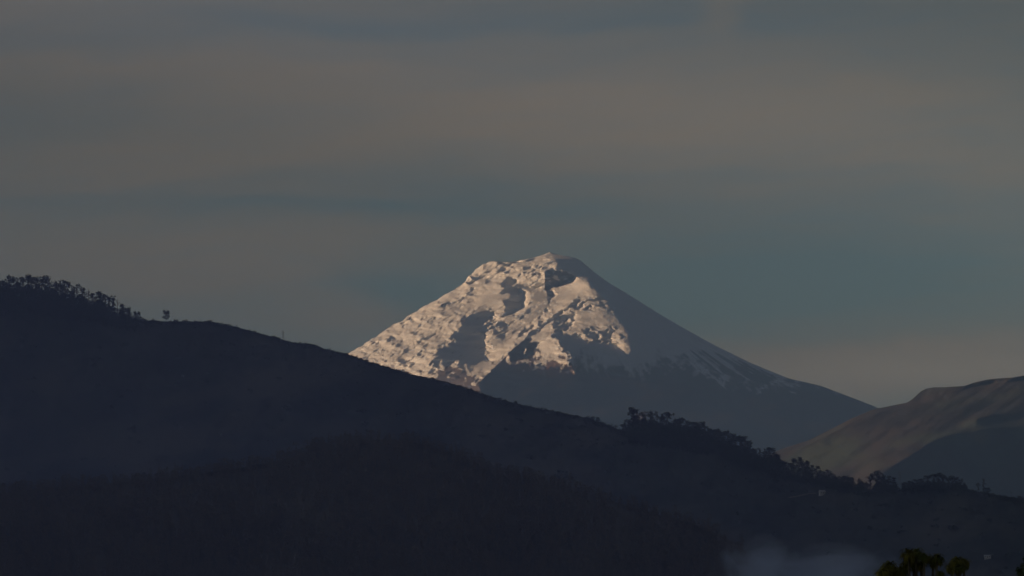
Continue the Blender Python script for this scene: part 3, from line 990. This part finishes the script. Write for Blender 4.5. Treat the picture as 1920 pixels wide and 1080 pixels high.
knoll_row = [(1633, 893, 'umbrella', 1.3), (1643, 882, 'umbrella', 1.4), (1653, 890, 'round', 1), (1659, 898, 'round', 1.1), (1667, 891, 'tiered', 1.5), (1676, 894, 'tiered', 1.5)]
stand(knoll_row, 'in the small clump right of the low stand', 'trees of the small clump', drop=(1, 5))
long_row = [(1696, 903, 'umbrella', 1.2), (1706, 901, 'umbrella', 1.2), (1715, 898, 'tall', 1.7), (1727, 897, 'umbrella', 1.6), (1739, 891, 'umbrella', 1.5), (1750, 888, 'umbrella', 1.4), (1760, 886, 'umbrella', 1.5),
            (1769, 889, 'umbrella', 1.3), (1778, 895, 'umbrella', 1.1), (1787, 891, 'umbrella', 1.3), (1795, 894, 'tall', 1.4), (1802, 897, 'tall', 1.3), (1808, 904, 'tiered', 1.3)]
stand(long_row, 'in the long clump near the right edge', 'trees of the long clump', drop=(0, 4))


def lone(u, v, kind, wide, name, label, k=0, drop=1.0, cat='tree'):
    g_v = float(ridge.top(u)) + drop
    base = ridge.pt(u, g_v)
    tree(name, kind, k, tuple(base), (g_v - v) * base[1] / F, wide, label, cat)


lone(311, 581, 'round', 0.95, 'round_tree', 'lone round-crowned tree standing clear on the left crest', 1, 0.5)
lone(287, 597, 'round', 1.2, 'small_tree', 'tiny lone tree between the wood and the round tree', 0, 0.5)
lone(1834, 905, 'umbrella', 1.1, 'flat_topped_tree', 'shorter tree of the pair on the bare brow at right', 2)
lone(1845, 896, 'column', 1.1, 'columnar_tree', 'taller narrow tree of the pair on the bare brow at right', 1)
lone(1852, 914, 'round', 1.6, 'leafy_shrub', 'low bush beside the pair of trees on the brow', 1, cat='shrub')
lone(1896, 920, 'sparse', 1.4, 'bare_tree', 'small thin tree alone by the right edge of the crest', 1)
lone(329, 598.5, 'round', 2.0, 'leafy_shrub', 'wide bush right of the lone round tree on the crest', 1, 3, cat='shrub')
lone(347, 598.5, 'round', 2.2, 'leafy_shrub', 'wide bush second to the right of the lone round tree', 0, 3, cat='shrub')
lone(393, 600, 'round', 2.3, 'leafy_shrub', 'dense bush at the level end of the left crest', 1, 4, cat='shrub')
lone(428, 607, 'round', 2.3, 'leafy_shrub', 'square dense bush where the crest begins to fall', 0, 5, cat='shrub')
lone(624, 656, 'round', 2.0, 'leafy_shrub', 'dark bush on the crest left of the volcano foot', 0, 4, cat='shrub')
lone(635, 657, 'sparse', 1.4, 'bare_tree', 'thin small tree on the crest left of the volcano foot', 0)
lone(1912, 929, 'round', 1.8, 'leafy_shrub', 'bush at the right edge on the crest', 0, 3, cat='shrub')


# woods that read as one mass, and scrub along the crest
def scatter(name, items, leafm, label, protos):
    """items: list of (x, y, z, height, wide, rot, proto index)"""
    VV_, FF_ = [], []
    off = 0
    pv = [(np.array(v, float), np.array(f)) for v, f in protos]
    for x, y, z, h, w, r_, k in items:
        v, f = pv[k % len(pv)]
        c_, s_ = math.cos(r_) * h * w, math.sin(r_) * h * w
        q = np.empty_like(v)
        q[:, 0] = v[:, 0] * c_ - v[:, 1] * s_ + x
        q[:, 1] = v[:, 0] * s_ + v[:, 1] * c_ + y
        q[:, 2] = v[:, 2] * h + z
        VV_.append(q)
        FF_.append(f + off)
        off += len(v)
    me = mesh_np(name, np.concatenate(VV_), np.concatenate(FF_), leafm, False)
    return tag(link(name, me), label, kind='stuff')


cheap = []
for k in range(6):
    t_, c_ = tree_meshes(900 + k, ('tall', 'tall', 'umbrella', 'round', 'tall', 'column')[k], None, 8, True)
    cheap.append(merge([t_, c_]))
bush = []
for k in range(5):
    rnd_ = random.Random(70 + k)
    bush.append(merge([leaf_clump(rnd_, (rnd_.uniform(-.5, .5), rnd_.uniform(-.5, .5), 0.35 + rnd_.uniform(-.1, .25)), .45, .38, 10, .22) for _ in range(4)]))

items = []
for (ua, ub, vtop_pad, n_, hm, dmax) in ((-60, 262, 0, 760, 23, 24), (1178, 1330, 0, 380, 19, 24), (1330, 1475, 0, 340, 14, 18), (1478, 1625, 0, 220, 12, 14), (1690, 1812, 0, 190, 10, 6),
                                         (1095, 1175, 0, 60, 6, 10), (1630, 1682, 0, 60, 9, 6)):
    for _ in range(n_):
        u = random.uniform(ua, ub)
        v = float(ridge.top(u)) + 2 + random.random() ** 1.2 * dmax
        q = ridge.pt(u, v)
        f_ = 1.0
        if ua < 0:
            f_ = np.interp(u, [0, 150, 230, 262], [1.25, 1.0, 0.6, 0.3])
        items.append((q[0], q[1], q[2] - 1, hm * f_ * random.uniform(.65, 1.1), random.uniform(.9, 1.5), random.uniform(0, 6.28), random.randrange(6)))
scatter('woods_on_the_ridge', items, m_leaf, 'dark wood filling in behind the crest trees of the ridge', cheap)

items = []
for _ in range(2200):
    u = random.uniform(262, 1940)
    if 1178 < u < 1400:
        continue
    d = abs(random.gauss(0, 5)) if random.random() < .8 else random.uniform(0, 60)
    v = float(ridge.top(u)) + d
    q = ridge.pt(u, v)
    hh = random.uniform(0.9, 2.6) * (1.5 if random.random() < .08 else 1)
    items.append((q[0], q[1], q[2] - 0.3, hh, random.uniform(0.9, 1.6), random.uniform(0, 6.28), random.randrange(5)))
for _ in range(500):
    u = random.uniform(-60, 1940)
    v = float(ridge.top(u)) + random.uniform(20, 330)
    q = ridge.pt(u, v)
    items.append((q[0], q[1], q[2] - 0.3, random.uniform(2, 6), random.uniform(0.9, 1.6), random.uniform(0, 6.28), random.randrange(5)))
scatter('crest_scrub', items, m_leaf, 'low dark scrub along the crest and slope of the ridge', bush)

# trees of the spur: 150 singly, the rest as a mass
pk = [('tall', 0), ('tall', 1), ('tall', 2), ('tall', 3), ('tiered', 0), ('column', 0)]
BP = {}
for a_ in pk:
    BP[a_] = PROTO[a_][1].copy()
    BP[a_].materials.clear()
    BP[a_].materials.append(m_leaf_brown)
cand = []
for _ in range(6500):
    u = random.uniform(-80, 1400)
    tp = float(spur.top(u))
    v = tp + random.random() ** 0.8 * (1150 - tp)
    q = spur.pt(u, v)
    dens = 0.55 + 0.45 * math.sin(u * 0.021 + 1.3 * math.sin(v * 0.03)) + (0.3 if u < 950 else -0.15)
    if random.random() > dens + 0.35:
        continue
    cand.append((u, v, q, random.uniform(7, 15)))
for _ in range(700):
    u = random.uniform(-80, 1300)
    tp = float(spur.top(u))
    q = spur.pt(u, tp + random.uniform(0.5, 14))
    cand.append((u, tp, q, random.uniform(5, 12)))
near = sorted([c for c in cand if 1000 < c[1] < 1078 and 5 < c[0] < 1300], key=lambda c: -c[3] / c[2][1])[:150]
near_ids = {id(c) for c in near}
items = []
for c in cand:
    if id(c) not in near_ids:
        q = c[2]
        items.append((q[0], q[1], q[2] - 0.5, c[3], random.uniform(.8, 1.25), random.uniform(0, 6.28), random.randrange(6)))
scatter('spur_wood', items, m_leaf_brown, 'brownish eucalyptus wood covering the near spur', cheap)
for i, c in enumerate(near):
    kk = pk[i % len(pk)]
    o = bpy.data.objects.new('slender_tree', None)
    C.objects.link(o)
    o.location = tuple(c[2])
    o.rotation_euler = (0, 0, random.uniform(0, 6.28))
    h = c[3] * 1.1
    o.scale = (h, h, h)
    tag(o, 'slender brown-green tree in the wood on the near lower-left spur', 'tree', 'trees standing on the near spur')
    link('trunk', PROTO[kk][0], o)
    link('crown', BP[kk], o)


# ------------------------------------------------------------------ built things
def box(x0, x1, y0, y1, z0, z1):
    v = [(x0, y0, z0), (x1, y0, z0), (x1, y1, z0), (x0, y1, z0), (x0, y0, z1), (x1, y0, z1), (x1, y1, z1), (x0, y1, z1)]
    f = [(3, 2, 1, 0), (4, 5, 6, 7), (0, 1, 5, 4), (1, 2, 6, 5), (2, 3, 7, 6), (3, 0, 4, 7)]
    return v, f


def house(name, u, v, surf, w, d, h, rot, label):
    q = surf.pt(u, v)
    o = bpy.data.objects.new(name, None)
    C.objects.link(o)
    o.location = tuple(q)
    o.rotation_euler = (0, 0, rot)
    tag(o, label, 'house')
    link('wall', to_mesh('wall', box(-w / 2, w / 2, -d / 2, d / 2, -2.5, h), m_pale), o)
    ov = 0.5
    rv = [(-w / 2 - ov, -d / 2 - ov, h + .01), (w / 2 + ov, -d / 2 - ov, h + .01), (w / 2 + ov, d / 2 + ov, h + .01), (-w / 2 - ov, d / 2 + ov, h + .01),
          (-w / 2 - ov, 0, h + 1.5), (w / 2 + ov, 0, h + 1.5), (-w / 2 - ov, -d / 2 - ov, h - .12), (w / 2 + ov, -d / 2 - ov, h - .12),
          (w / 2 + ov, d / 2 + ov, h - .12), (-w / 2 - ov, d / 2 + ov, h - .12)]
    rf = [(0, 1, 5, 4), (2, 3, 4, 5), (6, 7, 1, 0), (7, 8, 2, 1), (8, 9, 3, 2), (9, 6, 0, 3)]
    me = bpy.data.meshes.new('roof')
    me.from_pydata(rv, [], rf + [(1, 2, 5), (3, 0, 4)])
    me.materials.append(m_roof)
    link('roof', me, o)
    link('door', to_mesh('door', box(-.45, .45, -d / 2 - .06, -d / 2 - .003, 0, 2.0), m_trunk), o)
    for sx in (-w * .3, w * .3):
        link('window', to_mesh('window', box(sx - .6, sx + .6, -d / 2 - .05, -d / 2 - .003, 1.0, 2.0), m_glass), o)
    return o


house('farmhouse', 1543, 926, ridge, 8.5, 5, 2.6, 0.25, 'small pale house on the dark slope below the low stand')
house('shed', 1852, 1046, ridge, 7.0, 4, 1.8, -0.2, 'pale low shed far down the dark slope at lower right')
house('hut', 23, 928, ridge, 2.6, 2.4, 2.2, 0.1, 'tiny pale hut low on the slope at the left edge')

# dirt track on the slope by the house
tr = [(1478, 933), (1492, 931), (1505, 928), (1518, 925.5), (1530, 925)]
tv, tf = [], []
for i, (u, v) in enumerate(tr):
    a_ = ridge.pt(u, v)
    c_ = ridge.pt(u, v + 1.6)
    tv += [(a_[0], a_[1], a_[2] + .5), (c_[0], c_[1], c_[2] + .5)]
    if i:
        tf.append((2 * i - 2, 2 * i - 1, 2 * i + 1, 2 * i))
tag(link('track', mesh_np('track', tv, tf, m_track)), 'pale dirt track leading to the small house', kind='structure')


def bar(a, c, r_):
    return tube([a, c], [r_, r_], 4)


def pylon(u, v_top, label, wide=0.16, name='lattice_pylon'):
    gv_ = float(ridge.top(u)) + .8
    q = ridge.pt(u, gv_)
    h = (gv_ - v_top) * q[1] / F
    o = bpy.data.objects.new(name, None)
    C.objects.link(o)
    o.location = tuple(q)
    o.rotation_euler = (0, 0, 0.3)
    tag(o, label, 'pylon')
    w0, w1 = wide * h / 2, h * .03
    corner = [(-1, -1), (1, -1), (1, 1), (-1, 1)]
    for sx, sy in corner:
        link('leg', to_mesh('leg', bar((sx * w0, sy * w0, -1), (sx * w1, sy * w1, h * .97), .06), m_steel), o)
    br = []
    n_ = 6
    for k in range(n_):
        za, zb = h * k / n_, h * (k + 1) / n_
        wa, wb = w0 + (w1 - w0) * k / n_, w0 + (w1 - w0) * (k + 1) / n_
        for s_ in range(4):
            (ax, ay), (bx_, by_) = corner[s_], corner[(s_ + 1) % 4]
            br.append(bar((ax * wa, ay * wa, za), (bx_ * wb, by_ * wb, zb), .025))
            br.append(bar((bx_ * wa, by_ * wa, za), (ax * wb, ay * wb, zb), .025))
    link('bracing', to_mesh('bracing', merge(br), m_steel), o)
    for z_, hw_ in ((.95, .17), (.80, .22), (.65, .17)):
        link('cross_arm', to_mesh('cross_arm', merge([bar((-hw_ * h, 0, h * z_), (hw_ * h, 0, h * z_), .09), bar((-hw_ * h, 0, h * z_), (0, 0, h * (z_ + .05)), .05),
                                                      bar((hw_ * h, 0, h * z_), (0, 0, h * (z_ + .05)), .05)]), m_steel), o)
    return o


pylon(531, 620, 'grey lattice power pylon on the left crest against the sky')
pylon(1687, 884, 'grey lattice pylon between the small clump and the long clump')


# ------------------------------------------------------------------ near trees
def strap_tuft(rnd, c, r_, n_):
    """drooping strap leaves spreading from a branch tip"""
    V_, F_ = [], []
    for _ in range(n_):
        az_ = rnd.uniform(0, 6.283)
        up = rnd.uniform(-0.35, 1.3)
        L = r_ * rnd.uniform(0.75, 1.15)
        dx, dy = math.cos(az_), math.sin(az_)
        pos = Vector(c)
        ang_ = up
        wv = Vector((-dy, dx, 0))
        o = len(V_)
        ns = 5
        for k in range(ns + 1):
            wd = r_ * 0.06 * (1 - (k / ns) ** 2) + 0.002
            V_ += [tuple(pos - wv * wd), tuple(pos + wv * wd)]
            pos = pos + Vector((dx * math.cos(ang_), dy * math.cos(ang_), math.sin(ang_))) * (L / ns)
            ang_ -= rnd.uniform(0.30, 0.62)
        for k in range(ns):
            F_.append((o + 2 * k, o + 2 * k + 1, o + 2 * k + 3, o + 2 * k + 2))
    return V_, F_


def tufted(name, D, base_u, heads, label):
    gz_ = float(ground_z(0, D))
    bx_ = (base_u - 960) / F * D
    o = bpy.data.objects.new(name, None)
    C.objects.link(o)
    o.location = (bx_, D, gz_)
    tag(o, label, 'tree')
    rnd = random.Random(5)
    fork = Vector((0, 0, -gz_ * 0.55))
    trunk = [tube([(0, 0, -.3), (0.1, .05, fork.z * .5), tuple(fork)], [.17, .14, .11], 8)]
    for (u, v, rpx, dy_) in heads:
        q = world_pt(u, v, D + dy_)
        tip = Vector((q[0] - bx_, dy_, q[2] - gz_))
        midp = (fork + tip) / 2 + Vector((tip.x * .22, 0, -.25))
        link('branch', to_mesh('branch', tube([tuple(fork), tuple(midp), tuple(tip)], [.07, .05, .035], 6), m_trunk), o)
        r_ = rpx * 1.5 * D / F
        link('leaf_tuft', to_mesh('leaf_tuft', merge([strap_tuft(rnd, tuple(tip), r_, 120), strap_tuft(rnd, (tip.x + r_ * rnd.uniform(-.4, .4), tip.y + r_ * .3, tip.z - r_ * rnd.uniform(.1, .4)), r_ * .8, 70)]), m_yucca), o)
    link('trunk', to_mesh('trunk', merge(trunk), m_trunk), o)
    return o


tufted('tufted_tree', 150.0, 1715, [(1668, 1063, 19, .2), (1654, 1074, 16, -.4), (1677, 1072, 15, .3), (1704, 1040, 17, 0), (1718, 1037, 15, .3), (1733, 1045, 14, -.2), (1713, 1054, 17, .5), (1697, 1062, 15, .4),
                                     (1728, 1060, 11, .3), (1688, 1072, 12, -.3), (1757, 1047, 15, -.2), (1750, 1055, 11, .2)],
       'near tree with drooping tufts of strap leaves at bottom right')
tufted('tufted_tree', 156.0, 1790, [(1795, 1053, 16, 0), (1784, 1062, 14, .4), (1762, 1076, 10, -.3), (1808, 1055, 13, .3), (1800, 1064, 13, -.3)],
       'smaller tufted tree just right of the larger one')


def leafy_bush(name, D, u, v_top, wpx, label):
    gz_ = float(ground_z(0, D))
    o = bpy.data.objects.new(name, None)
    C.objects.link(o)
    q = world_pt(u, v_top, D)
    o.location = (q[0], D, gz_)
    tag(o, label, 'tree')
    H_ = q[2] - gz_
    w_ = wpx * D / F
    rnd = random.Random(9)
    trunk = [tube([(0, 0, -.2), (.1, 0, H_ * .5), (0, 0, H_ * .96)], [.12, .08, .02], 7)]
    cr = []
    for k in range(60):
        t = rnd.random()
        z_ = H_ * (1 - t * .30)
        r_ = w_ * (t ** .7) * rnd.uniform(.4, 1)
        a_ = rnd.uniform(0, 6.28)
        tip = (r_ * math.cos(a_), r_ * math.sin(a_), z_)
        trunk.append(tube([(0, 0, z_ - .45), (tip[0] * .6, tip[1] * .6, z_ - .18), tip], [.02, .014, .006], 4))
        cr.append(leaf_clump(rnd, tip, .17, .15, 60, .045))
    link('trunk', to_mesh('trunk', merge(trunk), m_trunk), o)
    link('crown', to_mesh('crown', merge(cr), m_shrub_leaf), o)


leafy_bush('leafy_tree', 140.0, 1926, 1036, 75, 'leafy green tree top cut by the bottom right corner')

# ------------------------------------------------------------------ mist and haze
mb = bpy.data.materials.new('mist')
mb.use_nodes = True
t = mb.node_tree
t.nodes.clear()
nb = NB(t)
tcn = nb.new('ShaderNodeTexCoord')
ln = nb.new('ShaderNodeVectorMath', operation='LENGTH')
t.links.new(tcn.outputs['Object'], ln.inputs[0])
mpm = nb.new('ShaderNodeMapping')
mpm.inputs['Scale'].default_value = (1.1, 0.5, 1.3)
mpm.inputs['Location'].default_value = (0.7, 0.2, 0.4)
t.links.new(tcn.outputs['Object'], mpm.inputs[0])
nz = nb.noise(mpm.outputs[0], 1.5, 4, 0.55, 0.4)
rad = nb.m('ADD', ln.outputs['Value'], nb.m('MULTIPLY', nb.m('SUBTRACT', nz, 0.5), 2.0))
dens = nb.m('MULTIPLY', nb.smooth(rad, 0.1, 0.95, 1.0, 0.0), 0.012)
pv = nb.new('ShaderNodeVolumePrincipled')
pv.inputs['Color'].default_value = (0.70, 0.80, 1.0, 1)
nb.put(pv.inputs['Density'], dens)
ou = nb.new('ShaderNodeOutputMaterial')
t.links.new(pv.outputs[0], ou.inputs['Volume'])


def ico_like(n=24, m2=12):
    V_, F_ = [], []
    for i in range(m2 + 1):
        ph = math.pi * i / m2
        for j in range(n):
            t_ = 2 * math.pi * j / n
            V_.append((math.sin(ph) * math.cos(t_), math.sin(ph) * math.sin(t_), math.cos(ph)))
    return V_, [tuple(q[::-1]) for q in grid_quads(m2 + 1, n, True).tolist()]


for (u, v, D, rx, ry, rz_) in ((1545, 1098, 3300, 58, 150, 27), (1425, 1092, 3250, 30, 110, 30)):
    q = world_pt(u, v, D)
    me = to_mesh('mist_bank', ico_like(), mb)
    o = link('mist_bank', me, None, tuple(q))
    o.scale = (rx, ry, rz_)
    tag(o, 'bluish mist lying in the valley at the lower right', kind='stuff')

vm = bpy.data.materials.new('valley_haze')
vm.use_nodes = True
t = vm.node_tree
t.nodes.clear()
nb = NB(t)
tcn = nb.new('ShaderNodeTexCoord')
ln = nb.new('ShaderNodeVectorMath', operation='LENGTH')
t.links.new(tcn.outputs['Object'], ln.inputs[0])
pv = nb.new('ShaderNodeVolumePrincipled')
pv.inputs['Color'].default_value = (0.50, 0.54, 0.90, 1)
nb.put(pv.inputs['Density'], nb.m('MULTIPLY', nb.smooth(ln.outputs['Value'], 0.45, 1.0, 1.0, 0.0), VALLEY_DENSITY))
ou = nb.new('ShaderNodeOutputMaterial')
t.links.new(pv.outputs[0], ou.inputs['Volume'])
o = link('valley_haze', to_mesh('valley_haze', ico_like(48, 24), vm), None, (-740, 4100, 40))
o.scale = (1650, 2700, 620)
tag(o, 'faint blue haze hanging in the valley before the dark ridge', kind='stuff')

hz = bpy.data.materials.new('haze')
hz.use_nodes = True
t = hz.node_tree
t.nodes.clear()
pv = t.nodes.new('ShaderNodeVolumePrincipled')
pv.inputs['Color'].default_value = (*HAZE_COLOR, 1)
pv.inputs['Density'].default_value = HAZE_DENSITY
pv.inputs['Anisotropy'].default_value = HAZE_G
ou = t.nodes.new('ShaderNodeOutputMaterial')
t.links.new(pv.outputs[0], ou.inputs['Volume'])
hme = to_mesh('haze', box(-46000, 46000, -5000, 90000, -172, 3060), hz)
tag(link('haze', hme), 'thin blue haze filling the air', kind='stuff')
